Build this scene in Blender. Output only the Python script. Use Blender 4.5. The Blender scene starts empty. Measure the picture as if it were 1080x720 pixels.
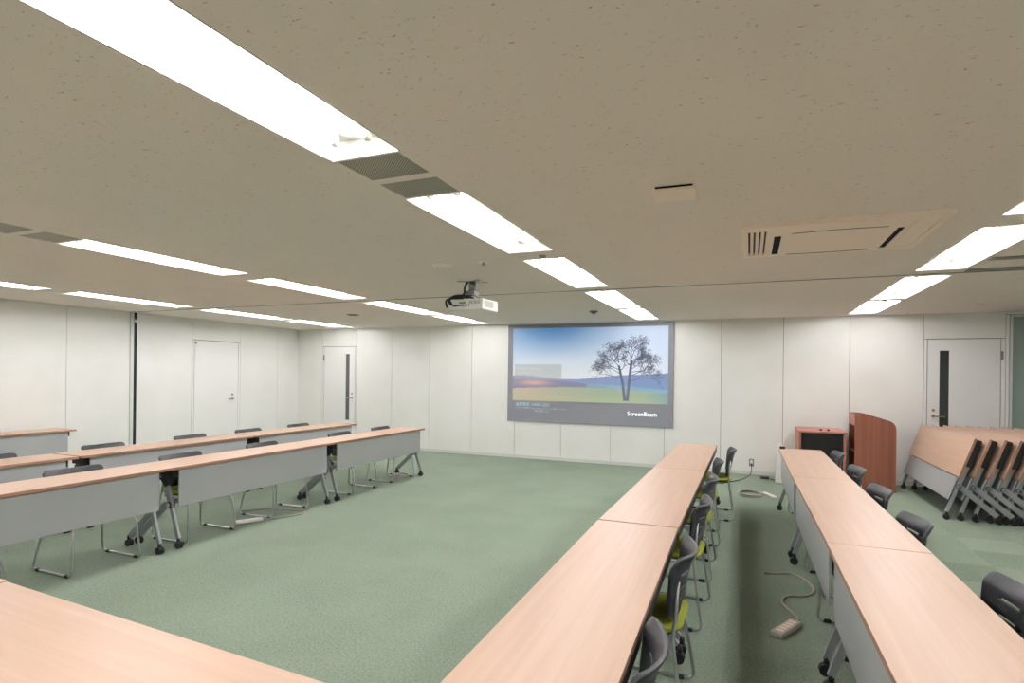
import bpy, bmesh, math, random
from mathutils import Vector, Matrix
random.seed(7)
C = bpy.context.scene.collection
PI = math.pi
H, D = 2.508, 9.948            # ceiling height, distance of the back wall
XL, XR, YR = -9.32, 4.4, -3.0  # left wall, right wall, rear wall

# ------------------------------------------------------------------ materials
def srgb(r, g, b):
    f = lambda c: (c/255/12.92) if c/255 <= .04045 else ((c/255+.055)/1.055)**2.4
    return (f(r), f(g), f(b), 1)

def mat(name, col, rough=.5, metal=0., spec=.5, emit=None, es=0.):
    m = bpy.data.materials.new(name); m.use_nodes = True
    b = m.node_tree.nodes['Principled BSDF']
    b.inputs['Base Color'].default_value = col
    b.inputs['Roughness'].default_value = rough
    b.inputs['Metallic'].default_value = metal
    b.inputs['Specular IOR Level'].default_value = spec
    if emit:
        b.inputs['Emission Color'].default_value = emit
        b.inputs['Emission Strength'].default_value = es
    return m

def nodes(m):
    nt = m.node_tree
    return nt, nt.nodes['Principled BSDF'], nt.nodes.new, nt.links.new

def noisy(m, c1, c2, scale=(20, 20, 20), sc=1., detail=4, lo=.35, hi=.65, coord='Object', bump=0.):
    nt, b, N, L = nodes(m)
    tc = N('ShaderNodeTexCoord'); mp = N('ShaderNodeMapping'); mp.inputs['Scale'].default_value = scale
    L(tc.outputs[coord], mp.inputs['Vector'])
    n = N('ShaderNodeTexNoise'); n.inputs['Scale'].default_value = sc; n.inputs['Detail'].default_value = detail
    L(mp.outputs[0], n.inputs['Vector'])
    r = N('ShaderNodeValToRGB'); r.color_ramp.elements[0].position = lo; r.color_ramp.elements[1].position = hi
    r.color_ramp.elements[0].color = c1; r.color_ramp.elements[1].color = c2
    L(n.outputs['Fac'], r.inputs['Fac']); L(r.outputs['Color'], b.inputs['Base Color'])
    if bump:
        bp = N('ShaderNodeBump'); bp.inputs['Strength'].default_value = bump; bp.inputs['Distance'].default_value = .01
        L(n.outputs['Fac'], bp.inputs['Height']); L(bp.outputs[0], b.inputs['Normal'])
    return m

M = {}
M['wood'] = noisy(mat('beech_laminate', srgb(225, 190, 160), .38, spec=.4), srgb(186, 153, 131), srgb(195, 164, 142), (34, 1.1, 34), 1., 5, .3, .7)
M['wood_edge'] = mat('beech_edge_band', srgb(158, 118, 96), .45)
M['cherry'] = noisy(mat('cherry_laminate', srgb(150, 84, 58), .35), srgb(118, 68, 50), srgb(142, 86, 66), (26, 26, .5), 1., 4, .3, .7)
M['cherry_light'] = noisy(mat('cherry_trim', srgb(195, 120, 100), .35), srgb(166, 100, 84), srgb(180, 114, 98), (6, 6, 6), 1., 4, .3, .7)
M['panel_grey'] = mat('grey_coated_steel', srgb(162, 163, 163), .36)
M['leg_grey'] = mat('silver_painted_steel', srgb(150, 152, 154), .38, .35)
M['chrome'] = mat('bright_steel_tube', srgb(178, 180, 180), .28, .85)
M['black'] = mat('black_plastic', srgb(28, 28, 30), .5)
M['rubber'] = mat('black_rubber', srgb(22, 22, 23), .6)
M['shell'] = mat('dark_grey_plastic', srgb(52, 53, 58), .38)
M['lime'] = noisy(mat('lime_fabric', srgb(172, 182, 48), .9, spec=.2), srgb(138, 144, 52), srgb(158, 164, 70), (300, 300, 300), 1., 2, .3, .7)
M['white_metal'] = mat('white_enamel', srgb(238, 236, 230), .4)
M['white_plastic'] = mat('white_plastic', srgb(226, 224, 216), .45)
M['beige_plastic'] = mat('beige_plastic', srgb(246, 227, 210), .5)
M['dark_hole'] = mat('dark_opening', srgb(20, 20, 20), .8, spec=.1)
M['grey_mid'] = mat('grey_metal', srgb(130, 130, 126), .5)
M['gap'] = mat('panel_gap_backing', srgb(86, 86, 84), .9, spec=.1)  # dark grey backing that shows through the open panel joints
M['wall'] = noisy(mat('white_wall_panel', srgb(228, 227, 222), .55, spec=.25), srgb(226, 225, 220), srgb(231, 230, 226), (1, 1, 1), 2., 3, .3, .7, bump=.01)
M['door'] = mat('white_door_paint', srgb(229, 228, 225), .5, spec=.25)
M['base'] = mat('baseboard_grey', srgb(205, 206, 202), .55)
M['brass'] = mat('worn_brass', srgb(150, 128, 86), .3, .9)
M['steel'] = mat('satin_steel', srgb(150, 150, 150), .3, .9)
M['dark_glass'] = mat('dark_glass', srgb(38, 44, 44), .08)
M['slit_grey'] = mat('grey_glass_slit', srgb(86, 88, 92), .12)
M['green_glass'] = mat('green_tinted_frosted_glass', srgb(134, 150, 140), .4)
M['cable'] = mat('grey_cable', srgb(160, 150, 140), .6)
M['strip'] = mat('power_strip_plastic', srgb(176, 168, 158), .5)
M['cable_black'] = mat('black_cable', srgb(36, 38, 36), .6)
M['louvre_dark'] = mat('louvre_gap', srgb(84, 66, 56), .8)
M['tube'] = mat('fluorescent_tube', (1, 1, 1, 1), .4, emit=(.972, .965, 1, 1), es=40.)
M['strip_dark'] = mat('track_metal', srgb(128, 124, 116), .5)
M['rack_glass'] = mat('smoked_glass', srgb(30, 26, 26), .12)

def carpet():
    m = mat('green_carpet_tile', srgb(118, 140, 120), .95, spec=.1)
    nt, b, N, L = nodes(m)
    tc = N('ShaderNodeTexCoord')
    def noise(scale, detail, rough=.6):
        n = N('ShaderNodeTexNoise'); n.inputs['Scale'].default_value = scale; n.inputs['Detail'].default_value = detail
        n.inputs['Roughness'].default_value = rough
        L(tc.outputs['Object'], n.inputs['Vector']); return n
    n1 = noise(70, 4, .85); n2 = noise(1.3, 3)
    # tile lookup: 50 cm squares, each with a slightly different tone
    mp = N('ShaderNodeMapping'); mp.inputs['Scale'].default_value = (2, 2, 0); mp.inputs['Location'].default_value = (.2, .1, 0)
    L(tc.outputs['Object'], mp.inputs['Vector'])
    fl = N('ShaderNodeVectorMath'); fl.operation = 'FLOOR'; L(mp.outputs[0], fl.inputs[0])
    wn = N('ShaderNodeTexWhiteNoise'); wn.noise_dimensions = '2D'; L(fl.outputs[0], wn.inputs['Vector'])
    ck = N('ShaderNodeTexChecker'); ck.inputs['Scale'].default_value = 1.
    mp2 = N('ShaderNodeMapping'); mp2.inputs['Scale'].default_value = (2, 2, 0); mp2.inputs['Location'].default_value = (.2, .1, .5)
    L(tc.outputs['Object'], mp2.inputs['Vector']); L(mp2.outputs[0], ck.inputs['Vector'])
    def madd(a, k, c):
        q = N('ShaderNodeMath'); q.operation = 'MULTIPLY_ADD'; L(a, q.inputs[0]); q.inputs[1].default_value = k
        if isinstance(c, (int, float)): q.inputs[2].default_value = c
        else: L(c, q.inputs[2])
        return q.outputs[0]
    v = madd(n1.outputs['Fac'], 1.5, -.27)
    v = madd(n2.outputs['Fac'], .22, v)
    # tile contrast is stronger on the right of the room where the pile lies in turned quarters
    sx = N('ShaderNodeSeparateXYZ'); L(tc.outputs['Object'], sx.inputs[0])
    mr = N('ShaderNodeMapRange'); mr.inputs['From Min'].default_value = .6; mr.inputs['From Max'].default_value = 1.4
    mr.inputs['To Min'].default_value = .15; mr.inputs['To Max'].default_value = 1.
    L(sx.outputs['X'], mr.inputs['Value'])
    t = madd(wn.outputs['Value'], .16, 0.); t2 = madd(ck.outputs['Fac'], .09, t)
    mu = N('ShaderNodeMath'); mu.operation = 'MULTIPLY'; L(t2, mu.inputs[0]); L(mr.outputs[0], mu.inputs[1])
    ad = N('ShaderNodeMath'); L(v, ad.inputs[0]); L(mu.outputs[0], ad.inputs[1])
    r = N('ShaderNodeValToRGB')
    r.color_ramp.elements[0].position = .25; r.color_ramp.elements[0].color = srgb(89, 102, 88)
    r.color_ramp.elements[1].position = .95; r.color_ramp.elements[1].color = srgb(148, 160, 143)
    L(ad.outputs[0], r.inputs['Fac']); L(r.outputs['Color'], b.inputs['Base Color'])
    bp = N('ShaderNodeBump'); bp.inputs['Strength'].default_value = .25; bp.inputs['Distance'].default_value = .004
    L(n1.outputs['Fac'], bp.inputs['Height']); L(bp.outputs[0], b.inputs['Normal'])
    return m
M['carpet'] = carpet()

def ceiling_mat():
    m = mat('fissured_ceiling_board', srgb(196, 188, 172), .9, spec=.1)
    nt, b, N, L = nodes(m)
    tc = N('ShaderNodeTexCoord')
    mp = N('ShaderNodeMapping'); mp.inputs['Scale'].default_value = (44, 84, 1); L(tc.outputs['Object'], mp.inputs['Vector'])
    n = N('ShaderNodeTexNoise'); n.inputs['Scale'].default_value = 1.; n.inputs['Detail'].default_value = 3; n.inputs['Distortion'].default_value = .6
    L(mp.outputs[0], n.inputs['Vector'])
    r = N('ShaderNodeValToRGB')
    r.color_ramp.elements[0].position = .25; r.color_ramp.elements[0].color = srgb(178, 164, 146)
    r.color_ramp.elements[1].position = .35; r.color_ramp.elements[1].color = srgb(238, 226, 217)
    L(n.outputs['Fac'], r.inputs['Fac'])
    n2 = N('ShaderNodeTexNoise'); n2.inputs['Scale'].default_value = 2.; n2.inputs['Detail'].default_value = 2
    L(tc.outputs['Object'], n2.inputs['Vector'])
    mx = N('ShaderNodeMix'); mx.data_type = 'RGBA'; mx.blend_type = 'MULTIPLY'; mx.inputs['Factor'].default_value = .05
    L(r.outputs['Color'], mx.inputs[6]); L(n2.outputs['Fac'], mx.inputs[7])
    L(mx.outputs[2], b.inputs['Base Color'])
    return m
M['ceiling'] = ceiling_mat()

def perforated():
    m = mat('perforated_vent_metal', srgb(160, 152, 138), .5)
    nt, b, N, L = nodes(m)
    tc = N('ShaderNodeTexCoord')
    v = N('ShaderNodeTexVoronoi'); v.inputs['Scale'].default_value = 95; v.inputs['Randomness'].default_value = 0.
    mp = N('ShaderNodeMapping'); mp.inputs['Rotation'].default_value = (0, 0, PI/4); mp.inputs['Scale'].default_value = (1, 1, 0)
    L(tc.outputs['Object'], mp.inputs['Vector']); L(mp.outputs[0], v.inputs['Vector'])
    r = N('ShaderNodeValToRGB'); r.color_ramp.elements[0].position = .30; r.color_ramp.elements[1].position = .36
    r.color_ramp.elements[0].color = srgb(78, 72, 64); r.color_ramp.elements[1].color = srgb(172, 164, 150)
    L(v.outputs['Distance'], r.inputs['Fac']); L(r.outputs['Color'], b.inputs['Base Color'])
    return m
M['perf'] = perforated()

# ------------------------------------------------------------------ mesh helpers
def new(): return bmesh.new()

def box(bm, x0, x1, y0, y1, z0, z1, mi=0):
    v = [bm.verts.new(p) for p in ((x0,y0,z0),(x1,y0,z0),(x1,y1,z0),(x0,y1,z0),(x0,y0,z1),(x1,y0,z1),(x1,y1,z1),(x0,y1,z1))]
    for f in ((0,3,2,1),(4,5,6,7),(0,1,5,4),(1,2,6,5),(2,3,7,6),(3,0,4,7)):
        bm.faces.new([v[i] for i in f]).material_index = mi
    return v

def beam(bm, p0, p1, w, t, side=(0, 1, 0), mi=0):
    """rectangular bar from p0 to p1; t is its thickness along `side`, w across"""
    p0, p1 = Vector(p0), Vector(p1); d = (p1-p0).normalized()
    s = Vector(side); s = (s - d*s.dot(d)).normalized(); n = d.cross(s)
    vs = []
    for p in (p0, p1):
        for a, b in ((-1,-1),(1,-1),(1,1),(-1,1)):
            vs.append(bm.verts.new(p + s*(a*t/2) + n*(b*w/2)))
    for f in ((0,1,2,3),(7,6,5,4),(0,4,5,1),(1,5,6,2),(2,6,7,3),(3,7,4,0)):
        bm.faces.new([vs[i] for i in f]).material_index = mi

def fillet(pts, r, n=5):
    P = [Vector(p) for p in pts]; out = [P[0]]
    for i in range(1, len(P)-1):
        a, b, c = P[i-1], P[i], P[i+1]
        u, w = (a-b), (c-b); rr = min(r, u.length*.45, w.length*.45)
        s, e = b+u.normalized()*rr, b+w.normalized()*rr
        for k in range(n+1):
            t = k/n
            out.append(s*(1-t)**2 + b*2*t*(1-t) + e*t*t)
    out.append(P[-1]); return out

def smooth_path(pts, n=6):
    P = [Vector(p) for p in pts]; P = [P[0]*2-P[1]] + P + [P[-1]*2-P[-2]]
    out = []
    for i in range(1, len(P)-2):
        for k in range(n):
            t = k/n; a, b, c, d = P[i-1:i+3]
            out.append(.5*((2*b) + (c-a)*t + (2*a-5*b+4*c-d)*t*t + (3*b-a-3*c+d)*t**3))
    out.append(P[-2]); return out

def tube(bm, pts, r, n=8, mi=0):
    P = [Vector(p) for p in pts]; rings = []
    d = (P[1]-P[0]).normalized(); up = Vector((0,0,1)) if abs(d.z) < .9 else Vector((1,0,0))
    u = d.cross(up).normalized()
    for i, p in enumerate(P):
        a = P[max(0, i-1)]; c = P[min(len(P)-1, i+1)]
        d = (c-a).normalized(); u = (u - d*u.dot(d)).normalized(); w = d.cross(u)
        rings.append([bm.verts.new(p + (u*math.cos(2*PI*k/n) + w*math.sin(2*PI*k/n))*r) for k in range(n)])
    for A, B in zip(rings, rings[1:]):
        for k in range(n):
            f = bm.faces.new((A[k], A[(k+1) % n], B[(k+1) % n], B[k])); f.smooth = True; f.material_index = mi
    bm.faces.new(rings[0][::-1]).material_index = mi; bm.faces.new(rings[-1]).material_index = mi

def cyl(bm, c, r, h, axis='z', n=20, r2=None, mi=0):
    """cylinder / cone with base centre c, height h along the axis"""
    r2 = r if r2 is None else r2
    ax = {'x': (Vector((0,1,0)), Vector((0,0,1)), Vector((1,0,0))), 'y': (Vector((0,0,1)), Vector((1,0,0)), Vector((0,1,0))),
          'z': (Vector((1,0,0)), Vector((0,1,0)), Vector((0,0,1)))}[axis]
    c = Vector(c); A, B = [], []
    for k in range(n):
        q = ax[0]*math.cos(2*PI*k/n) + ax[1]*math.sin(2*PI*k/n)
        A.append(bm.verts.new(c+q*r)); B.append(bm.verts.new(c+q*r2+ax[2]*h))
    for k in range(n):
        f = bm.faces.new((A[k], A[(k+1) % n], B[(k+1) % n], B[k])); f.smooth = True; f.material_index = mi
    bm.faces.new(A[::-1]).material_index = mi; bm.faces.new(B).material_index = mi

def prism(bm, prof, axis, a0, a1, mi=0):
    """extrude a 2-D profile along an axis"""
    def P(u, v, a):
        return {'x': (a, u, v), 'y': (u, a, v), 'z': (u, v, a)}[axis]
    A = [bm.verts.new(P(u, v, a0)) for u, v in prof]; B = [bm.verts.new(P(u, v, a1)) for u, v in prof]
    n = len(prof)
    for i in range(n): bm.faces.new((A[i], A[(i+1) % n], B[(i+1) % n], B[i])).material_index = mi
    bm.faces.new(A[::-1]).material_index = mi; bm.faces.new(B).material_index = mi

def link(name, bm, mats, parent=None, bevel=0., seg=2):
    bmesh.ops.recalc_face_normals(bm, faces=bm.faces[:])
    me = bpy.data.meshes.new(name); bm.to_mesh(me); bm.free()
    for m in (mats if isinstance(mats, (list, tuple)) else [mats]): me.materials.append(M[m] if isinstance(m, str) else m)
    o = bpy.data.objects.new(name, me); C.objects.link(o)
    if parent: o.parent = parent
    if bevel:
        b = o.modifiers.new('bevel', 'BEVEL'); b.width = bevel; b.segments = seg; b.limit_method = 'ANGLE'
    return o

def tag(o, label, cat, group=None):
    o['label'] = label; o['category'] = cat
    if group: o['group'] = group
    return o

def thing(name, label, cat, loc=(0,0,0), rz=0., group=None):
    o = bpy.data.objects.new(name, None); C.objects.link(o); o.empty_display_size = .1
    o.location = loc; o.rotation_euler = (0, 0, rz)
    return tag(o, label, cat, group)

def struct(name, bm, mats, parent=None, bevel=0.):
    o = link(name, bm, mats, parent, bevel); o['kind'] = 'structure'; return o

def dup(root, loc, rz, label):
    r = root.copy(); C.objects.link(r); r.location = loc; r.rotation_euler = (0, 0, rz); r['label'] = label
    for ch in list(root.children):
        c = ch.copy(); C.objects.link(c); c.parent = r
        for g in list(ch.children):
            d = g.copy(); C.objects.link(d); d.parent = c
    return r

# ------------------------------------------------------------------ the setting
bm = new(); box(bm, XL-.1, XR+.1, YR-.1, D+.1, -.08, 0); struct('floor', bm, 'carpet')

ROWS = [-7.765, -4.66, -1.567, 1.512]      # light channels running to the back wall
LW = .186                                   # half width of a channel
SPANS = [(-2.55, -1.05), (-.95, .45), (.58, 2.065), (2.645, 4.12), (4.41, 5.98), (6.33, 7.98), (8.14, 9.66)]
VENTS = [(2.075, 2.335), (2.395, 2.635)]
bm = new(); T = .03
edges = [XL-.1]
for x in ROWS: edges += [x-LW, x+LW]
edges.append(XR+.1)
for a, b in zip(edges[::2], edges[1::2]): box(bm, a, b, YR-.1, D+.1, H, H+T)
for x in ROWS:
    ys = [YR-.1]
    for s in SPANS: ys += list(s)
    ys.append(D+.1)
    for a, b in zip(ys[::2], ys[1::2]):
        if a < 2.2 < b and x < 0: continue      # vent panels sit here
        box(bm, x-LW, x+LW, a, b, H+.001, H+T)
box(bm, XL-.1, XR+.1, YR-.1, D+.1, H+.16, H+.2)
struct('ceiling', bm, 'ceiling')

# movable-partition tracks let into the ceiling
bm = new(); box(bm, XL, XR, 6.165, 6.20, H-.004, H+.002, 0); box(bm, XL, XR, 6.20, 6.225, H-.003, H+.002, 1)
struct('trim_1', bm, ['strip_dark', 'white_plastic'])
bm = new(); box(bm, 1.73, XR, 5.49, 5.60, H-.006, H+.001); struct('trim_2', bm, 'strip_dark')
bm = new(); box(bm, 1.73, XR, 6.0, 6.13, H-.006, H+.001); struct('trim_3', bm, 'strip_dark')

# walls: panels 91 cm wide with fine open joints in front of a grey backing
def panels(bm, cuts, openings, flip):
    """cuts along the wall, openings (a, b, ztop); flip maps (along, depth, z)"""
    G = .007; th = .02
    def pb(a, b, z0, z1):
        p, q = flip(a, 0), flip(b, th)
        box(bm, min(p[0], q[0]), max(p[0], q[0]), min(p[1], q[1]), max(p[1], q[1]), z0, z1, 0)
    for a, b in zip(cuts, cuts[1:]):
        op = [o for o in openings if o[0] >= a-.001 and o[1] <= b+.001]
        if not op: pb(a+G/2, b-G/2, 0, H+.01); continue
        o0, o1, zt = op[0]
        if o0-a > .01: pb(a+G/2, o0-G, 0, zt)
        if b-o1 > .01: pb(o1+G, b-G/2, 0, zt)
        pb(a+G/2, b-G/2, zt+G, H+.01)
    p, q = flip(cuts[0], th), flip(cuts[-1], th+.06)
    box(bm, min(p[0], q[0]), max(p[0], q[0]), min(p[1], q[1]), max(p[1], q[1]), 0, H+.05, 1)

D2 = (-8.585, -7.757, 2.122); D3 = (2.387, 3.235, 2.143); WIN = (3.335, 4.38, 2.47)
bm = new()
panels(bm, [XL-.05, -8.635, -7.72, -6.833, -5.929, -4.983, -4.073, -3.157, -2.249, -1.322, -.423, .497, 1.407, 2.341, 3.29, XR+.1],
       [D2, D3, WIN], lambda a, d: (a, D+d))
struct('wall_back', bm, ['wall', 'gap'])
D1 = (7.36, 8.325, 2.128)
bm = new()
panels(bm, [YR-.1, -1.9, -.98, -.06, .86, 1.77, 2.68, 3.5, 4.34, 5.254, 6.19], [], lambda a, d: (XL-d, a))
panels(bm, [6.30, 7.31, 8.375, 9.34, D+.02], [D1], lambda a, d: (XL-d, a))
struct('wall_left', bm, ['wall', 'gap'])
bm = new(); box(bm, XR, XR+.08, YR-.1, D+.1, 0, H+.05); struct('wall_right', bm, 'wall')
bm = new(); box(bm, XL-.1, XR+.1, YR-.1, YR, 0, H+.05); struct('wall_rear', bm, 'wall')
# dark slot and light jamb where the folding partition meets the left wall
bm = new(); box(bm, XL-.06, XL+.012, 6.19, 6.245, 0, H, 1); box(bm, XL-.06, XL+.004, 6.245, 6.30, 0, H, 0)
struct('trim_4', bm, ['dark_glass', 'base'])
# baseboards
bm = new()
for a, b in ((XL, D2[0]-.02), (D2[1]+.02, D3[0]-.02), (D3[1]+.02, XR)): box(bm, a, b, D-.008, D, .0, .058)
struct('baseboard_back', bm, 'base')
bm = new()
for a, b in ((YR, 6.19), (6.30, D1[0]-.02), (D1[1]+.02, D)): box(bm, XL, XL+.008, a, b, 0, .058)
struct('baseboard_left', bm, 'base')
# window of green frosted glass right of the far door
bm = new()
x0, x1, zt = WIN
box(bm, x0, x0+.03, D-.004, D+.05, 0, zt); box(bm, x1-.03, x1, D-.004, D+.05, 0, zt); box(bm, x0, x1, D-.004, D+.05, zt-.03, zt); box(bm, x0, x1, D-.004, D+.05, 0, .06)
w1 = struct('window_1', bm, 'base')
bm = new(); box(bm, x0+.03, x1-.03, D+.01, D+.018, .06, zt-.03); o = link('pane', bm, 'green_glass', w1); o['label'] = 'green frosted glass pane'

# doors
def lever(bm, x, y, z, dx, axis, out):
    """lever handle: rose, key cylinder and lever. axis 'y' (back wall) or 'x' (left wall)"""
    if axis == 'y':
        cyl(bm, (x, y-.008, z), .024, .008, 'y', 16); cyl(bm, (x, y-.05, z), .01, .045, 'y', 12)
        tube(bm, fillet([(x, y-.05, z), (x+dx*.5, y-.052, z), (x+dx, y-.05, z-.004)], .02), .0095)
        cyl(bm, (x, y-.012, z+.085), .019, .012, 'y', 16)
    else:
        cyl(bm, (x, y, z), .024, .008, 'x', 16); cyl(bm, (x+.008, y, z), .01, .045, 'x', 12)
        tube(bm, fillet([(x+.05, y, z), (x+.052, y+dx*.5, z), (x+.05, y+dx, z-.004)], .02), .0095)
        cyl(bm, (x, y, z+.085), .019, .012, 'x', 16)

def back_door(name, d, slit, hx, hdx, hinge_x, glass, hm):
    a, b, zt = d
    bm = new()
    # slab with an opening for the glass slit
    s0, s1, sz0, sz1 = slit
    for q in ((a, s0, .01, zt), (s1, b, .01, zt), (s0, s1, .01, sz0), (s0, s1, sz1, zt)): box(bm, q[0]+(0.003 if q[0] == a else 0), q[1]-(0.003 if q[1] == b else 0), D-.001, D+.035, q[2], q[3]-(0.003 if q[3] == zt else 0))
    dr = struct(name, bm, 'door')
    bm = new(); box(bm, s0, s1, D+.006, D+.012, sz0, sz1); link('glass_slit', bm, glass, dr)
    bm = new(); lever(bm, hx, D, 1.03, hdx, 'y', -1); link('door_handle', bm, hm, dr)
    bm = new()
    for z in (zt-.24, .3): box(bm, hinge_x-.012, hinge_x+.012, D-.012, D, z-.06, z+.06)
    link('hinge', bm, 'grey_mid', dr)
back_door('door_2', D2, (-8.005, -7.905, .55, 1.965), -7.835, -.11, -8.595, 'slit_grey', 'steel')
back_door('door_3', D3, (2.532, 2.645, .55, 1.975), 2.462, .13, 3.25, 'dark_glass', 'brass')
bm = new(); box(bm, XL-.035, XL+.001, D1[0]+.003, D1[1]-.003, .01, D1[2]-.003); dr = struct('door_1', bm, 'door')
bm = new(); lever(bm, XL, 8.19, 1.03, -.12, 'x', 1); link('door_handle', bm, 'steel', dr)
bm = new(); box(bm, XL, XL+.012, 7.375, 7.40, 2.06, 2.10); box(bm, XL, XL+.012, 7.352, 7.372, .25, .37); link('hinge', bm, 'grey_mid', dr)

# ------------------------------------------------------------------ ceiling fittings
def make_fixture(L, label, loc):
    t = thing('fluorescent_light', label, 'ceiling light', loc, 0, 'recessed twin tube ceiling lights')
    bm = new(); w = LW-.004; d = .085
    # open tray: sloping sides, flat top, two end plates and thin flanges
    prism(bm, [(-w, 0), (-w+.006, 0), (-.145, d-.004), (.145, d-.004), (w-.006, 0), (w, 0), (w, .008), (.148, d), (-.148, d), (-w, .008)], 'y', -L/2, L/2)
    for s in (-1, 1):
        y = s*L/2; box(bm, -w, w, min(y, y-s*.006), max(y, y-s*.006), 0, d)
    link('housing', bm, 'white_metal', t)
    bm = new()
    prism(bm, [(-.05, d-.005), (-.022, d-.035), (.022, d-.035), (.05, d-.005)], 'y', -L/2+.08, L/2-.08); link('ballast_cover', bm, 'white_metal', t)
    for x in (-.083, .083):
        bm = new(); cyl(bm, (x, -L/2+.13, .036), .016, L-.26, 'y', 12); tb = link('tube', bm, 'tube', t)
        for s in (-1, 1):
            bm = new(); y = s*(L/2-.13)
            cyl(bm, (x, min(y, y+s*.022), .036), .0155, .022, 'y', 14)
            box(bm, x-.012, x+.012, min(y+s*.022, y+s*.04), max(y+s*.022, y+s*.04), .022, d-.004)
            link('lamp_holder', bm, 'white_plastic', tb)
    return t

ROWN = {0: 'ceiling row nearest the left wall', 1: 'second row from the left wall', 2: 'row ending above the screen', 3: 'rightmost ceiling row'}
SPN = {2: 'nearest the camera', 3: 'second before the ceiling track', 4: 'just before the ceiling track', 5: 'first beyond the ceiling track', 6: 'last, at the back wall'}
for ri, x in enumerate(ROWS):
    for si, (a, b) in enumerate(SPANS):
        if si < 2: lab = '%s light of %s, behind the camera' % (('farthest', 'nearer')[si], ROWN[ri])
        elif si == 2 and ri != 2: lab = 'light of %s, third before the ceiling track' % ROWN[ri]
        else: lab = 'lit light in %s, %s' % (ROWN[ri], SPN[si])
        make_fixture(b-a, lab, (x, (a+b)/2, H))

for ri, x in ((1, ROWS[1]), (2, ROWS[2])):
    t = thing('air_vent', 'perforated grey double vent panel between lights of the %s' % ROWN[ri], 'vent', (x, 2.355, H), 0, 'perforated ceiling vents')
    bm = new(); a, b = 2.068-2.355, 2.642-2.355
    box(bm, -LW, -LW+.022, a, b, 0, .012); box(bm, LW-.022, LW, a, b, 0, .012)
    for p, q in ((a, VENTS[0][0]-2.355), (VENTS[0][1]-2.355, VENTS[1][0]-2.355), (VENTS[1][1]-2.355, b)): box(bm, -LW+.022, LW-.022, p, q, 0, .012)
    link('frame', bm, 'ceiling', t)
    for p, q in VENTS:
        bm = new(); box(bm, -LW+.022, LW-.022, p-2.355, q-2.355, .003, .01); link('grille', bm, 'perf', t)

def disc(name, label, cat, x, y, r, h, m, dome=0.):
    t = thing(name, label, cat, (x, y, H+.002))
    bm = new(); cyl(bm, (0, 0, 0), r*1.0, -h, 'z', 28, r*.93); link('rim', bm, m, t)
    bm = new(); cyl(bm, (0, 0, -h), r*.62, -max(dome, .003), 'z', 24, r*.45); link('cover', bm, m, t)
    return t
disc('ceiling_speaker', 'flat round beige ceiling speaker left of the projector mount', 'speaker', -2.50, 4.385, .088, .008, 'beige_plastic')
disc('smoke_detector', 'small grey dome detector on the ceiling near the screen', 'detector', -2.12, 8.2, .065, .02, 'grey_mid', .025)
disc('smoke_detector', 'dark flat detector on the ceiling above the slit window door', 'detector', -5.97, 7.58, .1, .012, 'strip_dark', .008)
disc('gap_sensor', 'tiny grey sensor in the gap plate of the ceiling row above the screen', 'sensor', -1.53, 4.285, .03, .012, 'grey_mid', .015)
disc('gap_sensor', 'tiny grey sensor in the gap plate of the rightmost ceiling row', 'sensor', 1.5, 8.055, .03, .012, 'grey_mid', .015)
disc('sprinkler', 'small sprinkler disc on the ceiling left of the far right door', 'sprinkler', 2.687, 8.8, .04, .008, 'beige_plastic', .012)
disc('sprinkler', 'small sprinkler disc on the ceiling above the far right door', 'sprinkler', 2.633, 8.05, .04, .008, 'beige_plastic', .012)
t = thing('sprinkler', 'chrome rimmed sprinkler beside the round ceiling speaker', 'sprinkler', (-2.08, 4.35, H))
bm = new(); cyl(bm, (0,0,0), .05, -.006, 'z', 24, .044); link('rose', bm, 'beige_plastic', t)
bm = new(); cyl(bm, (0,0,-.006), .014, -.02, 'z', 14); cyl(bm, (0,0,-.026), .022, -.004, 'z', 16); link('head', bm, 'steel', t)

# flat box on the ceiling (dark slot along its near edge)
t = thing('ceiling_sensor_box', 'flat beige box with a dark slot on the ceiling left of the air conditioner', 'sensor', (-.36, 3.01, H), .04)
bm = new(); box(bm, -.105, .105, -.088, .088, -.03, 0); link('case', bm, 'beige_plastic', t, .01)
bm = new(); box(bm, -.09, .09, -.092, -.086, -.01, -.002); link('slot', bm, 'dark_hole', t)

# ceiling cassette air conditioner
t = thing('air_conditioner', 'beige ceiling cassette air conditioner with black slots and louvres', 'air conditioner', (.5, 4.33, H))
bm = new()
W2, L2 = .555, .475
# frame: four bevelled borders, built as a ring with cut-outs for slots
def ring(bm, X0, X1, Y0, Y1, holes, z0, z1):
    xs = sorted({X0, X1} | {h for q in holes for h in q[:2]}); ys = sorted({Y0, Y1} | {h for q in holes for h in q[2:]})
    for a, b in zip(xs, xs[1:]):
        for c, d in zip(ys, ys[1:]):
            mx, my = (a+b)/2, (c+d)/2
            if any(q[0] < mx < q[1] and q[2] < my < q[3] for q in holes): continue
            box(bm, a, b, c, d, z0, z1)
holes = [(-.515, -.385, -.36, .385), (-.355, -.312, -.2, .4), (.335, .372, -.205, .4), (.395, .52, -.36, .385)]
ring(bm, -W2, W2, -L2, L2, holes, -.022, 0); bmesh.ops.remove_doubles(bm, verts=bm.verts[:], dist=1e-5)
link('frame', bm, 'beige_plastic', t)
for q in holes[1:3]:
    bm = new(); box(bm, q[0], q[1], q[2], q[3], -.018, -.001); link('air_slot', bm, 'dark_hole', t)
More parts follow.
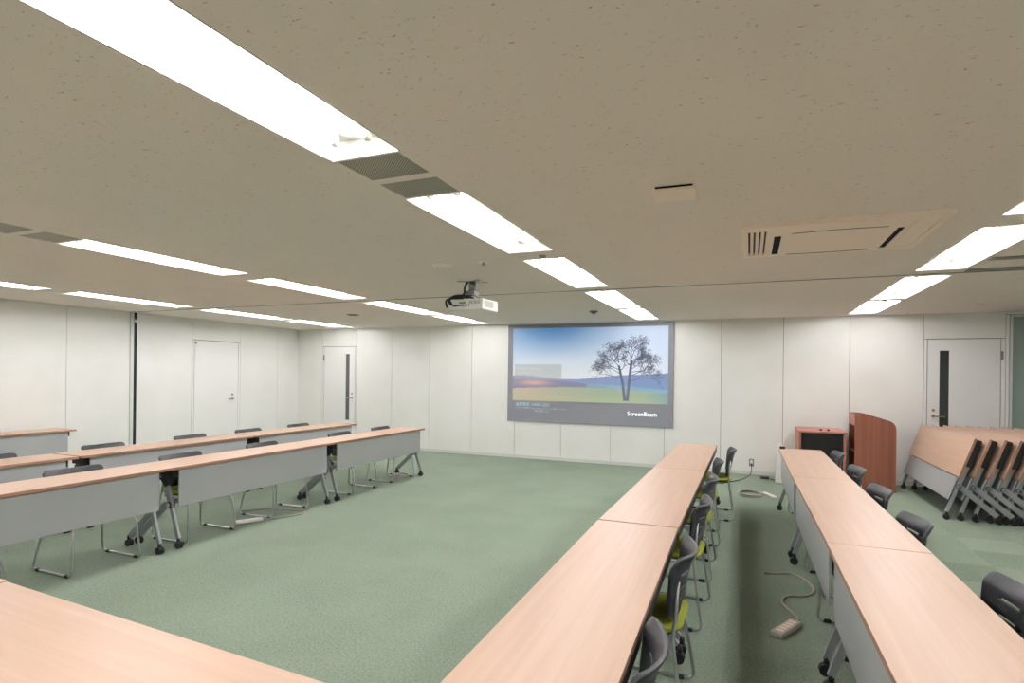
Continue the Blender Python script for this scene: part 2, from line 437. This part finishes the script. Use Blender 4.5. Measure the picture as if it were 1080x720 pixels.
for q, s in ((holes[0], 1), (holes[3], -1)):
    bm = new()
    n = 4 if s > 0 else 1; wd = (q[1]-q[0])/n
    for k in range(n): box(bm, q[0]+k*wd+(.013 if s > 0 else .004), q[0]+(k+1)*wd-(0 if s > 0 else .004), q[2], q[3], -.02, -.004)
    link('louvre', bm, 'beige_plastic', t)
    bm = new(); box(bm, q[0], q[1], q[2], q[3], -.004, -.001); link('louvre_backing', bm, 'louvre_dark' if s > 0 else 'beige_plastic', t)
for s, (ya, yb) in ((1, (-.255, -.275)), (-1, (.405, .42))):
    bm = new(); pts = [(-.255+.53*k/12, ya + (yb-ya)*(1-((k-6)/6)**2), -.0225) for k in range(13)]
    tube(bm, pts, .004, 6); link('panel_seam', bm, 'grey_mid', t)

# ------------------------------------------------------------------ projector
t = thing('projector', 'white projector with tangled black cables hanging from the ceiling', 'projector', (-2.63, 5.24, H), math.radians(-4))
zb, zt = 2.208-H, 2.312-H
bm = new(); box(bm, -.214, .212, -.156, .165, zb-.006, zt); link('body', bm, 'white_plastic', t, .012, 3)
bm = new(); cyl(bm, (.1, .15, (zb+zt)/2), .04, .035, 'y', 24, .036); link('lens', bm, 'dark_glass', t)
bm = new()
for k in range(5): box(bm, -.03+k*.02, -.02+k*.02, -.1565, -.154, zb+.03, zb+.05)
box(bm, -.06, .02, -.1565, -.154, zb+.058, zb+.075)
for k in range(9): box(bm, .06+k*.014, .066+k*.014, -.1565, -.154, zb+.05, zb+.085)
link('connector_panel', bm, 'grey_mid', t)
bm = new()
for k in range(12): box(bm, .2115, .2135, -.12+k*.016, -.114+k*.016, zb+.02, zb+.085)
link('side_vent', bm, 'grey_mid', t)
bm = new()
cyl(bm, (0, 0, 0), .038, -.1, 'z', 18); box(bm, -.05, .05, -.045, .045, -.14, -.1)
for sx, sy in ((-1,-1),(1,-1),(1,1),(-1,1)):
    beam(bm, (0, 0, -.004), (sx*.13, sy*.085, -.004), .035, .008, side=(0,0,1))
    beam(bm, (sx*.03, sy*.03, -.135), (sx*.15, sy*.1, zt+.004), .02, .006, side=(0,0,1))
link('ceiling_bracket', bm, 'steel', t)
bm = new()
tube(bm, smooth_path([(-.02, -.06, -.01), (-.045, -.07, -.07), (-.06, -.06, -.13), (-.1, -.09, zt+.03), (-.17, -.14, zt+.02)]), .011, 7)
for k in range(5):
    o = k*.012
    tube(bm, smooth_path([(-.02+o, -.05, zt+.025+o*.4), (-.1, -.12-o*.3, zt+.02+o*.5), (-.165+o*.4, -.19, zt+.005), (-.15+o, -.2, zb+.06-o*.5), (-.1+o*.8, -.185, zb+.035), (-.05+o, -.156, zb+.045)]), .006, 6)
tube(bm, smooth_path([(.06, -.07, zt+.012), (0, -.12, zt+.03), (-.07, -.09, zt+.012), (-.14, -.13, zt+.015), (-.2, -.175, zt-.01), (-.195, -.17, zb+.02)]), .01, 7)
link('cable', bm, 'cable_black', t)

# ------------------------------------------------------------------ projection screen
SX0, SX1, SZ0, SZ1 = -4.21, -1.174, .688, 2.488
t = thing('projection_screen', 'grey bordered screen on the back wall showing a lone tree landscape', 'screen', (0, D, 0))
bm = new(); box(bm, SX0, SX1, -.022, -.002, SZ0, SZ1)
M['screen'] = mat('projected_grey', srgb(128, 128, 134), .7, spec=.1, emit=srgb(118, 120, 130), es=.12)
link('screen_surface', bm, 'screen', t)
IX0, IX1, IZ0, IZ1 = -4.108, -1.264, 1.084, 2.42
bm = new(); NX, NZ = 260, 130
grid = [[bm.verts.new((IX0+(IX1-IX0)*i/NX, -.0225, IZ0+(IZ1-IZ0)*j/NZ)) for i in range(NX+1)] for j in range(NZ+1)]
for j in range(NZ):
    for i in range(NX): bm.faces.new((grid[j][i], grid[j][i+1], grid[j+1][i+1], grid[j+1][i]))
def lerp(a, b, t): t = max(0, min(1, t)); return tuple(a[k]+(b[k]-a[k])*t for k in range(3))
def scene_col(u, v):
    """u 0..1 left to right, v 0..1 bottom to top of the projected landscape"""
    sky = lerp((206, 212, 214), (166, 192, 226), (v-.3)/.5)
    blue = max(0, min(1, (v-.55)/.42))*math.exp(-((u-.27)/.36)**2)
    sky = lerp(sky, (52, 126, 206), blue**1.3)
    sky = lerp(sky, (178, 194, 226), max(0, (u-.55)/.45)*.75*min(1, v*1.3))
    if u < .35: sky = lerp(sky, (222, 196, 184), (1-u/.35)*max(0, 1-abs(v-.36)/.12)*.8)
    c = sky
    h1 = .32+.03*math.sin(u*9+1.)*(1-u) + .075*max(0, (u-.45)/.55)          # far hills
    if v < h1: c = lerp((126, 130, 186), (96, 132, 190), (u-.2)/.7)
    h2 = .275+.03*math.sin(u*6.5+.5)-.03*u
    if v < h2 and u < .62:
        c = lerp((120, 116, 150), (112, 118, 160), u/.6)
        c = lerp(c, (214, 150, 136), math.exp(-((u-.15)/.11)**2 - ((v-.25)/.04)**2))
    h3 = .16+.035*math.sin(u*3.1+.2)-.04*max(0, u-.55)
    if v < h3+.05 and u > .5: c = lerp(c, (108, 160, 182), .8)
    if v < h3:
        c = lerp((184, 160, 128), (138, 164, 124), (u-.1)/.5)
        c = lerp(c, (168, 174, 112), max(0, 1-v/.1)*.6)
        if u > .85: c = lerp(c, (104, 150, 160), (u-.85)/.2)
    if .012 < u < .335 and .285 < v < .507: c = lerp(c, (148, 160, 158), .55)   # translucent caption box
    g = .3*c[0]+.5*c[1]+.2*c[2]; c = lerp(c, (g, g, g), .34); return lerp(c, (196, 198, 202), .12)
bmesh.ops.recalc_face_normals(bm, faces=bm.faces[:])
me = bpy.data.meshes.new('projected_image'); bm.to_mesh(me); bm.free()
ca = me.color_attributes.new('Col', 'FLOAT_COLOR', 'POINT')
for k, vtx in enumerate(me.vertices):
    u = (vtx.co.x-IX0)/(IX1-IX0); v = (vtx.co.z-IZ0)/(IZ1-IZ0)
    ca.data[k].color = srgb(*scene_col(u, v))
m = mat('projected_landscape', (1,1,1,1), .7, spec=.1); nt, b, N, L = nodes(m)
at = N('ShaderNodeAttribute'); at.attribute_name = 'Col'
L(at.outputs['Color'], b.inputs['Emission Color']); b.inputs['Emission Strength'].default_value = .62
mx = N('ShaderNodeMix'); mx.data_type = 'RGBA'; mx.blend_type = 'MULTIPLY'; mx.inputs['Factor'].default_value = 1.; mx.inputs[7].default_value = (.42, .42, .42, 1)
L(at.outputs['Color'], mx.inputs[6]); L(mx.outputs[2], b.inputs['Base Color'])
M['image'] = m; me.materials.append(m)
o = bpy.data.objects.new('projected_image', me); C.objects.link(o); o.parent = t; o['label'] = 'blue sky, hills and meadow picture'
img = o
# the bare tree of the picture
bm = new()
M['tree'] = mat('pictured_tree', srgb(92, 94, 106), .8, spec=.1, emit=srgb(104, 108, 124), es=.36)
def seg(a, b, w0, w1, y=-.0232):
    d = (Vector(b)-Vector(a)); n = Vector((-d[1], d[0])).normalized()
    q = [Vector(a)-n*w0/2, Vector(a)+n*w0/2, Vector(b)+n*w1/2, Vector(b)-n*w1/2]
    bm.faces.new([bm.verts.new((p[0], y, p[1])) for p in q])
rng = random.Random(4)
def branch(p, ang, ln, w, depth):
    q = (p[0]+math.cos(ang)*ln, p[1]+math.sin(ang)*ln)
    seg(p, q, max(w, .0032), max(w*.68, .0024))
    if depth == 0: return
    for _ in range(4 if depth > 2 else 3):
        k = rng.uniform(.45, 1.0); s = (p[0]+(q[0]-p[0])*k, p[1]+(q[1]-p[1])*k)
        na = ang + rng.choice((-1, 1))*rng.uniform(.3, .95)
        na = na*.85 + .15*(0 if math.cos(na) > 0 else PI)*(1 if depth < 3 else 0) + (0 if depth < 3 else .15*PI/2)
        branch(s, na, ln*rng.uniform(.5, .75), w*.55, depth-1)
bx, bz = -1.975, 1.125
seg((bx-.02, bz), (bx-.06, bz+.3), .055, .04); seg((bx+.02, bz), (bx+.05, bz+.3), .055, .045)
seg((bx-.06, bz+.3), (bx-.13, bz+.62), .05, .035); seg((bx+.05, bz+.3), (bx+.09, bz+.7), .055, .04)
def along(a, b, k): return (a[0]+(b[0]-a[0])*k, a[1]+(b[1]-a[1])*k)
for k, ang, ln in ((.25, 2.9, .34), (.45, 2.6, .3), (.65, 2.75, .3), (.8, 2.3, .26), (1, 2.1, .24), (1, 1.7, .2), (.6, .9, .2)):
    branch(along((bx-.06, bz+.3), (bx-.13, bz+.66), k), ang, ln*.86, .012, 4)
for k, ang, ln in ((.1, .25, .36), (.3, .4, .36), (.45, .15, .32), (.55, .6, .3), (.75, .75, .26), (1, 1.2, .28), (1, 1.6, .28), (1, 2.0, .22), (.9, .4, .24), (.7, 2.4, .2)):
    branch(along((bx+.05, bz+.3), (bx+.09, bz+.74), k), ang, ln*.82, .012, 4)
o = link('pictured_tree', bm, 'tree', img); o['label'] = 'bare tree in the picture'
# writing on the screen
def text(name, s, x, z, size, m, parent, y=-.0235, bold=0.):
    cu = bpy.data.curves.new(name, 'FONT'); cu.body = s; cu.size = size; cu.offset = bold; cu.resolution_u = 3
    o = bpy.data.objects.new(name, cu); C.objects.link(o)
    dg = bpy.context.evaluated_depsgraph_get(); me = bpy.data.meshes.new_from_object(o.evaluated_get(dg))
    bpy.data.objects.remove(o)
    me.transform(Matrix.Translation((x, y, z)) @ Matrix.Rotation(PI/2, 4, 'X'))
    me.materials.clear(); me.materials.append(M[m])
    o = bpy.data.objects.new(name, me); C.objects.link(o); o.parent = parent; return o
M['txt_white'] = mat('projected_white_text', srgb(225, 230, 236), .7, emit=srgb(225, 230, 238), es=.6)
M['txt_cyan'] = mat('projected_cyan_text', srgb(150, 178, 190), .7, emit=srgb(150, 185, 200), es=.3)
M['txt_pale'] = mat('projected_pale_text', srgb(172, 178, 186), .7, emit=srgb(180, 186, 196), es=.22)
text('lettering', 'ScreenBeam', -1.95, .872, .102, 'txt_white', t, bold=.0015)
text('lettering', '会議室名: VWBY-2221', -4.045, .985, .07, 'txt_cyan', t, bold=.001)
text('lettering', 'ワイヤレスで接続するには Windows キー + K を押してください', -4.06, .928, .036, 'txt_pale', t)
text('lettering', '画面を選択します', -3.67, .882, .036, 'txt_pale', t)
text('lettering', 'Ready to connect', -4.03, 1.66, .07, 'txt_pale', img)
text('lettering', '接続の準備ができました', -4.03, 1.575, .045, 'txt_pale', img)

# ------------------------------------------------------------------ tables
def caster_bm(x, y):
    bm = new(); r = .03
    for s in (-1, 1): cyl(bm, (x, y+s*.014-.008, r), r, .016, 'y', 18)
    cyl(bm, (x, y-.006, r), .012, .012, 'y', 10)
    prof = [(x+math.cos(a)*.033, r+math.sin(a)*.033) for a in [PI*k/8 for k in range(9)]]
    prism(bm, prof, 'y', y-.007, y+.007)
    cyl(bm, (x-.006, y, r+.02), .014, .045, 'z', 12)
    return bm

def make_table(L, label, flipped=False, group=None):
    t = thing('stacked_table' if flipped else 'folding_table', label, 'table', group=group)
    h = L/2
    # matrix that carries the top, panel and shelf from use position to the flipped position
    if flipped:
        a = Vector((.133, 0, .495)); bb = Vector((-.008, 0, .92)); u = (bb-a).normalized()       # along the top, front -> rear
        nrm = Vector((u.z, 0, -u.x)); nrm = nrm if nrm.x > 0 else -nrm                             # faces out (+x)
        X = Matrix(((-u.x, 0, nrm.x), (0, 1, 0), (-u.z, 0, nrm.z)))                               # local x -> -u, z -> nrm
        o0 = a - X @ Vector((.225, 0, .72))
        TM = Matrix.Translation(o0) @ X.to_4x4()
    else: TM = Matrix.Identity(4)
    def put(name, bm, mats, bev=0.):
        bmesh.ops.transform(bm, matrix=TM, verts=bm.verts[:]); return link(name, bm, mats, t, bev)
    bm = new(); box(bm, -.225, .225, -h+.0025, h-.0025, .695, .72)
    for f in bm.faces:
        f.normal_update()
        f.material_index = 0 if abs(f.normal.z) > .5 else 1
    put('table_top', bm, ['wood', 'wood_edge'], .002)
    bm = new()
    if not flipped:
        box(bm, .19, .203, -h+.1, h-.1, .368, .688); box(bm, .183, .19, -h+.1, h-.1, .368, .386)
        for s in (-1, 1): box(bm, .12, .19, s*(h-.5)-.012, s*(h-.5)+.012, .675, .694)
    else:      # swung in line with the top, hanging from its lower edge
        box(bm, .235, .50, -h+.08, h-.08, .698, .712)
    put('modesty_panel', bm, 'panel_grey')
    bm = new()
    box(bm, -.221, -.205, -h+.03, h-.03, .64, .693); box(bm, -.205, .02, -h+.12, h-.12, .64, .645); box(bm, .01, .02, -h+.12, h-.12, .64, .675)
    for s in (-1, 1): box(bm, -.205, .02, s*(h-.135)-.012, s*(h-.135)+.012, .64, .694)
    put('under_shelf', bm, 'black')
    # underframe stays put when the top flips
    for s in (-1, 1):
        y = s*(h-.095); yr = s*(h-.052)
        bm = new()
        beam(bm, (.212, y, .085), (.12, y, .36), .036, .026); beam(bm, (.125, y, .345), (.025, y, .62), .05, .03)
        beam(bm, (.11, yr, .385), (-.225, yr, .088), .055, .024)
        cyl(bm, (.105, min(y, yr)-.01, .375), .022, .065, 'y', 14)
        lg = link('leg', bm, 'leg_grey', t, .003)
        bm = new()
        if flipped:
            beam(bm, (.028, y, .60), (-.065, y, .885), .065, .05); box(bm, -.1, -.04, y-.02, y+.02, .85, .885)
        else:
            box(bm, -.02, .17, y-.035, y+.035, .625, .695); beam(bm, (.1, y, .64), (.03, y, .56), .1, .05)
        link('bracket', bm, 'black', lg, .004)
        bm = new(); cyl(bm, (.105, y-.026, .375), .027, .052, 'y', 12); link('pivot_collar', bm, 'black', lg)
        link('caster', caster_bm(.215, y), 'rubber', lg); link('caster', caster_bm(-.24, yr), 'rubber', lg)
    bm = new(); beam(bm, (.105, -h+.1, .40), (.105, h-.1, .40), .04, .03, side=(1,0,0)); link('stretcher', bm, 'leg_grey', t)
    return t

LG = 2.1
GT = {'LF': 'front left table row', 'L2': 'second left table row', 'FR': 'table row left of the aisle', 'R': 'table row right of the aisle'}
TABLES = [   # key, x, y, rotation, label
 ('LF', -4.825, 2.38, 0, 'beech folding table at the near end of the front left row, cut by the frame'),
 ('LF', -4.825, 4.465, 0, 'beech folding table in the middle of the front left row'),
 ('LF', -4.825, 6.55, 0, 'beech folding table at the far end of the front left row'),
 ('L2', -6.205, 2.44, 0, 'beech folding table at the near end of the second left row, cut by the frame'),
 ('L2', -6.205, 4.56, 0, 'beech folding table in the middle of the second left row'),
 ('L2', -6.205, 6.67, 0, 'beech folding table at the far end of the second left row'),
 ('L3', -8.98, 4.03, 0, 'beech folding table standing alone along the left wall'),
 ('FR', -.558, 2.222, PI+.02, 'long beech table left of the aisle, nearest the camera'),
 ('FR', -.578, 4.33, PI, 'beech table left of the aisle, middle one of its row'),
 ('FR', -.58, 6.43, PI, 'beech table left of the aisle, farthest towards the back wall'),
 ('R', .607, 2.265, PI+.006, 'beech table right of the aisle, nearest the camera'),
 ('R', .589, 4.365, PI+.0125, 'beech table right of the aisle, middle one of its row'),
 ('R', .568, 6.465, PI+.006, 'beech table right of the aisle, farthest towards the brown lectern'),
]
proto = None
for key, x, y, rz, lab in TABLES:
    if proto is None:
        proto = make_table(LG, lab, group='beech folding tables'); proto.location = (x, y, 0); proto.rotation_euler = (0, 0, rz)
    else: dup(proto, (x, y, 0), rz, lab)
# the row across the near end of the room (shorter tables)
nt0 = make_table(1.8, 'pale beech table corner filling the lower left of the photo', group='beech folding tables')
a = math.atan2(1.234-1.317, 1.66)
nt0.location = (-1.80+.225*math.sin(a), 1.272-.225, 0); nt0.rotation_euler = (0, 0, PI/2+a)
dup(nt0, (-3.605, 1.10, 0), PI/2, 'tip of a beech table at the left edge beside the lower left table')

ORD = ['first', 'second', 'third', 'fourth', 'fifth', 'sixth', 'seventh', 'eighth', 'ninth', 'tenth']
st = None
for k in range(10):
    lab = 'flipped beech table nested by the far right door, %s from the lectern' % ORD[k]
    loc = (2.262+.131*k, 8.70, 0)
    if st is None: st = make_table(LG, lab, True, 'nested tables by the far right door'); st.location = loc; st.rotation_euler = (0, 0, PI)
    else: dup(st, loc, PI, lab)

# ------------------------------------------------------------------ chairs
def make_chair(label):
    t = thing('sled_chair', label, 'chair', group='black sled chairs at the tables')
    for s in (-1, 1):
        bm = new()
        pts = [(-.182, s*.155, .64), (-.175, s*.185, .47), (-.165, s*.205, .40), (-.225, s*.262, .012), (.262, s*.262, .012), (.236, s*.235, .33), (.17, s*.212, .405), (-.12, s*.205, .40)]
        tube(bm, fillet(pts, .05), .0085, 8)
        fr = link('leg_frame', bm, 'chrome', t)
        for x in (-.15, .205):
            bm = new(); box(bm, x-.022, x+.022, s*.262-.012, s*.262+.012, 0, .021); link('glide', bm, 'rubber', fr, .004)
    bm = new(); tube(bm, [(-.1, -.2, .398), (-.1, .2, .398)], .008); tube(bm, [(.1, -.2, .398), (.1, .2, .398)], .008)
    link('cross_bar', bm, 'chrome', t)
    # seat pad: soft rounded square
    def pad(z0, z1, w, x0, x1, drop):
        bm = new(); n = 28; rings = []
        for zz, k in ((z0, .93), (z0+(z1-z0)*.3, .99), (z0+(z1-z0)*.65, 1.), (z1-.004, .95), (z1, .82), (z1+.002, .4)):
            ring_ = []
            for i in range(n):
                a = 2*PI*i/n; c, s = math.cos(a), math.sin(a); e = 2/4.5
                px = (x0+x1)/2 + (x1-x0)/2*k*math.copysign(abs(c)**e, c); py = w/2*k*math.copysign(abs(s)**e, s)
                zd = -drop*max(0, (px-x1+.12)/.12)**2
                ring_.append(bm.verts.new((px, py, zz+zd)))
            rings.append(ring_)
        for A, B in zip(rings, rings[1:]):
            for i in range(n): bm.faces.new((A[i], A[(i+1) % n], B[(i+1) % n], B[i])).smooth = True
        bm.faces.new(rings[0][::-1]); bm.faces.new(rings[-1]).smooth = True
        return bm
    link('seat_pan', pad(.405, .418, .40, -.19, .185, .012), 'black', t)
    o = link('seat', pad(.418, .45, .43, -.205, .2, .018), 'lime', t); o['label'] = 'lime green seat pad'
    # backrest: curved slotted shell
    bm = new()
    us = [-1, -.93, -.84, -.74, -.64, -.5, -.35, -.2, -.07, .07, .2, .35, .5, .64, .74, .84, .93, 1]
    vs = [0, .08, .18, .28, .31, .4, .48, .51, .6, .7, .73, .8, .86, .91, .96, 1]
    slots = {(3, 4), (6, 7), (9, 10)}
    V = []
    for v in vs:
        row = []
        for u in us:
            s = max(0, (abs(u)-.62)/.38)
            e = max(0, (abs(u)-.8)/.2); zt = .750+.012*u*u-.02*e**3; zb_ = .455+.05*s**2
            w = .195+.03*math.sin(v*PI*.6)
            x = -.168-.062*v + .07*u*u*(.4+.6*v) - (.02*max(0, v-.85)/.15)
            row.append(bm.verts.new((x, u*w, zb_+(zt-zb_)*v)))
        V.append(row)
    for j in range(len(vs)-1):
        for i in range(len(us)-1):
            um = (us[i]+us[i+1])/2
            if any(abs(vs[j]-vs[a]) < 1e-6 for a, b in slots) and (.07 < abs(um) < .64): continue
            bm.faces.new((V[j][i], V[j][i+1], V[j+1][i+1], V[j+1][i])).smooth = True
    o = link('backrest', bm, 'shell', t)
    so = o.modifiers.new('solid', 'SOLIDIFY'); so.thickness = .016; so.offset = 0
    bv = o.modifiers.new('bevel', 'BEVEL'); bv.width = .004; bv.segments = 2; bv.limit_method = 'ANGLE'
    return t

CH = []
for k, y in enumerate((2.0, 2.93, 3.88, 4.88, 6.2, 7.12)):
    CH.append((-4.905, y, 0, 'black sled chair behind the front left table row, %s from the camera end' % ORD[k]))
for k, y in enumerate((3.0, 4.02, 5.06, 5.96, 6.92)):
    CH.append((-6.29, y, 0, 'black sled chair behind the second left table row, %s from the left' % ORD[k]))
for k, (x, y, r) in enumerate(((-.465, 1.73, .03), (-.465, 2.80, .0), (-.465, 3.92, -.04), (-.465, 4.83, .0), (-.465, 5.82, .05), (-.37, 6.85, .04))):
    CH.append((x, y, PI+r, 'lime seated sled chair along the left side of the aisle, %s from camera' % ORD[k]))
for k, (x, y, r) in enumerate(((.77, 2.78, .0), (.705, 3.9, .09), (.715, 4.9, .09), (.72, 5.93, .07), (.71, 7.05, .06))):
    CH.append((x, y, PI+r, 'black slotted chair beyond the right table row, %s from the camera' % ORD[k]))
ch0 = None
for x, y, rz, lab in CH:
    if ch0 is None: ch0 = make_chair(lab); ch0.location = (x, y, 0); ch0.rotation_euler = (0, 0, rz)
    else: dup(ch0, (x, y, 0), rz, lab)

# ------------------------------------------------------------------ lectern and equipment cabinet
t = thing('lectern', 'tall cherry wood lectern with a curved top beside the back wall', 'lectern', (1.62, 9.47, 0))
prof = [(-.245, 1.062), (-.16, 1.062), (-.09, 1.057), (-.02, 1.042), (.04, 1.02), (.11, 1.0), (.17, .982), (.21, .955), (.237, .915), (.247, .86)]
sp = smooth_path([(p[0], 0, p[1]) for p in prof], 3); sp = [(p.x, p.z) for p in sp]
for y0, y1 in ((-.26, -.235), (.235, .26)):
    bm = new(); prism(bm, [(-.245, 0)] + sp + [(.247, 0)], 'y', y0, y1); link('side_panel', bm, 'cherry', t)
bm = new(); prism(bm, [(p[0]*.985, p[1]-.03) for p in sp[:-6]] + [(p[0]*.985, p[1]-.048) for p in reversed(sp[:-6])], 'y', -.235, .235); link('sloping_top', bm, 'cherry', t)
bm = new(); box(bm, .215, .235, -.235, .235, 0, .88); link('front_panel', bm, 'cherry', t)
bm = new(); box(bm, -.245, -.225, -.235, .235, .90, 1.06); link('apron', bm, 'cherry_light', t)
bm = new(); box(bm, -.23, .215, -.235, .235, .52, .54); box(bm, -.23, .215, -.235, .235, .04, .06); link('shelf', bm, 'cherry', t)
bm = new(); box(bm, -.1, -.085, -.235, .235, .06, .9); link('dark_interior_sheet', bm, 'black', t)  # black sheet added inside to give the open shelf interior its darkness

t = thing('equipment_cabinet', 'low cherry wood equipment cabinet with a smoked glass door', 'cabinet', (.96, 9.47, 0))
bm = new()
box(bm, -.30, .30, -.37, .37, .785, .812); box(bm, -.29, -.265, -.36, .36, .03, .785); box(bm, .265, .29, -.36, .36, .03, .785)
box(bm, -.265, .265, -.36, .36, .03, .055); box(bm, -.265, .265, .34, .36, .055, .785)
link('carcass', bm, 'cherry_light', t, .003)
bm = new(); box(bm, -.262, .262, -.362, -.352, .058, .782); dr = link('door', bm, 'rack_glass', t)
bm = new(); box(bm, .21, .225, -.372, -.362, .4, .48); link('door_handle', bm, 'black', dr)
bm = new()
for sx in (-1, 1):
    for sy in (-1, 1): cyl(bm, (sx*.25, sy*.31, 0), .02, .03, 'z', 12)
link('foot', bm, 'rubber', t)
for x, lab in ((.955, 'small dark cable grommet on the cabinet top, the one towards the aisle'), (1.05, 'small dark cable grommet on the cabinet top, the one towards the lectern')):
    bm = new(); cyl(bm, (0, 0, 0), .024, .012, 'z', 16, .02); cyl(bm, (0, 0, .012), .012, .012, 'z', 12)
    o = link('cable_grommet', bm, 'rubber', None); o.location = (x, 9.22, .812); tag(o, lab, 'grommet')

# slim white box by the wall and little things around it
t = thing('power_tower', 'slim white upright box standing by the wall beyond the right table row', 'box', (.43, 9.36, 0))
bm = new(); prism(bm, [(-.055, 0), (.055, 0), (.04, .56), (-.02, .56)], 'y', -.05, .05); link('body', bm, 'white_plastic', t, .008)
bm = new(); box(bm, -.02, .03, -.035, .035, .558, .585); link('cap', bm, 'beige_plastic', t, .004)
t = thing('power_adapter', 'black power adapter on the carpet against the back wall', 'adapter', (.24, 9.62, 0))
bm = new(); box(bm, -.06, .06, -.03, .03, 0, .035); link('case', bm, 'black', t, .005)
bm = new(); tube(bm, smooth_path([(.06, 0, .015), (.1, -.05, .01), (.14, -.1, .01), (.17, -.16, .012)]), .005, 6); link('cord', bm, 'cable_black', t)
bm = new(); box(bm, -.03, .03, -.02, .02, 0, .028); o = link('adapter_box', bm, 'black', None, .004); o.location = (.372, 7.45, .7205)
tag(o, 'small black box lying on the far corner of the right table row', 'box')

# wall outlet with its cord
t = thing('wall_outlet', 'white wall outlet in a grey plate low on the back wall', 'outlet', (.05, D, .192))
bm = new(); box(bm, -.036, .036, -.008, -.0005, -.06, .06); link('plate', bm, 'grey_mid', t, .002)
bm = new(); box(bm, -.018, .018, -.012, -.007, -.012, .042); link('socket', bm, 'white_plastic', t, .002)
bm = new(); box(bm, -.012, .012, -.04, -.008, -.04, -.014); link('plug', bm, 'black', t, .003)
bm = new()
tube(bm, smooth_path([(.05, D-.035, .165), (.05, D-.05, .08), (.035, D-.1, .02), (-.01, 9.65, .007), (-.12, 9.3, .007), (-.3, 8.99, .007), (-.5, 8.8, .007), (-.62, 8.5, .007)]), .006, 7)
o = link('floor_cable', bm, 'cable_black'); tag(o, 'dark cord running from the wall outlet across the carpet', 'cord')

# power strips and cables on the floor
def strip(name, label, x0, y0, x1, y1, w, n, m='strip'):
    L_ = math.hypot(x1-x0, y1-y0); t = thing(name, label, 'power strip', (x0, y0, 0), math.atan2(y1-y0, x1-x0))
    bm = new(); box(bm, 0, L_, -w/2, w/2, .002, .032); link('case', bm, m, t, .006)
    bm = new()
    for k in range(n):
        a = .03+(L_-.06)*(k+.5)/n; box(bm, a-.015, a+.015, -w*.3, w*.3, .0315, .034)
    link('socket', bm, 'beige_plastic', t); return t
strip('power_strip', 'grey power strip at the end of a curled cable in the aisle', .165, 3.77, .29, 4.02, .075, 5)
bm = new(); tube(bm, smooth_path([(.29, 4.02, .018), (.305, 4.1, .011), (.275, 4.2, .009), (.225, 4.36, .009), (.27, 4.5, .009), (.40, 4.57, .009), (.455, 4.72, .009), (.41, 4.92, .009), (.32, 5.03, .009), (.22, 4.99, .009), (.13, 4.96, .009)]), .0085, 8)
o = link('extension_cord', bm, 'cable'); tag(o, 'grey extension cord curling across the aisle carpet to the power strip', 'cord')
strip('power_strip', 'pale power strip by the coiled cable near the back wall', .20, 8.34, .33, 8.07, .06, 4, 'white_plastic')
bm = new(); pts = []
for k in range(3*20+1):
    a = 2*PI*k/20; r = 1+.08*math.sin(a*.37)
    pts.append((.03+.135*r*math.cos(a), 8.2+.2*r*math.sin(a), .008+.009*k/20))
pts.append((.17, 8.3, .014)); pts.append((.20, 8.34, .014))
tube(bm, pts, .007, 7); o = link('extension_cord', bm, 'cable'); tag(o, 'pale cable coiled in a loop on the carpet at the end of the aisle', 'cord')
strip('power_strip', 'pale power strip on the carpet under the front left table row', -4.84, 4.30, -4.70, 4.53, .06, 4, 'white_plastic')
bm = new(); tube(bm, smooth_path([(-4.70, 4.53, .012), (-4.6, 4.7, .008), (-4.51, 4.9, .008), (-4.6, 5.02, .008), (-4.8, 4.98, .008), (-5.04, 4.9, .008), (-5.2, 4.7, .008)]), .007, 7)
o = link('extension_cord', bm, 'cable'); tag(o, 'grey cable looping on the carpet under the front left table row', 'cord')
bm = new(); pts = [(-4.88+.13*math.cos(2*PI*k/16)*(1+.1*math.sin(k)), 7.33+.16*math.sin(2*PI*k/16), .008+.007*k/16) for k in range(40)]
tube(bm, pts, .007, 6); o = link('extension_cord', bm, 'cable'); tag(o, 'pale cable bunched on the carpet at the far end of the front left row', 'cord')

# ------------------------------------------------------------------ camera, world, colour
F, yaw, roll, cy = 601.46, -.39396, -.01141, 395.13
cam = bpy.data.cameras.new('camera'); co = bpy.data.objects.new('camera', cam); C.objects.link(co)
cam.sensor_fit = 'HORIZONTAL'; cam.sensor_width = 36; cam.lens = 36*F/1080; cam.shift_y = (cy-360)/1080
fw = Vector((math.sin(yaw), math.cos(yaw), 0)); rt = Vector((math.cos(yaw), -math.sin(yaw), 0)); up = Vector((0, 0, 1))
rt, up = rt*math.cos(roll)-up*math.sin(roll), up*math.cos(roll)+rt*math.sin(roll)
mw = Matrix.Identity(4)
for i in range(3): mw[i][0], mw[i][1], mw[i][2] = rt[i], up[i], -fw[i]
mw.translation = (0, 0, 1.5574); co.matrix_world = mw; cam.clip_start = .05
sc = bpy.context.scene; sc.camera = co
w = bpy.data.worlds.new('world'); sc.world = w; w.use_nodes = True
w.node_tree.nodes['Background'].inputs['Color'].default_value = (.9, .95, 1, 1); w.node_tree.nodes['Background'].inputs['Strength'].default_value = .3
sc.view_settings.view_transform = 'Standard'; sc.view_settings.look = 'None'; sc.view_settings.exposure = 0.34
sc.cycles.use_denoising = True; sc.cycles.max_bounces = 8; sc.cycles.diffuse_bounces = 6; sc.cycles.sample_clamp_indirect = 8
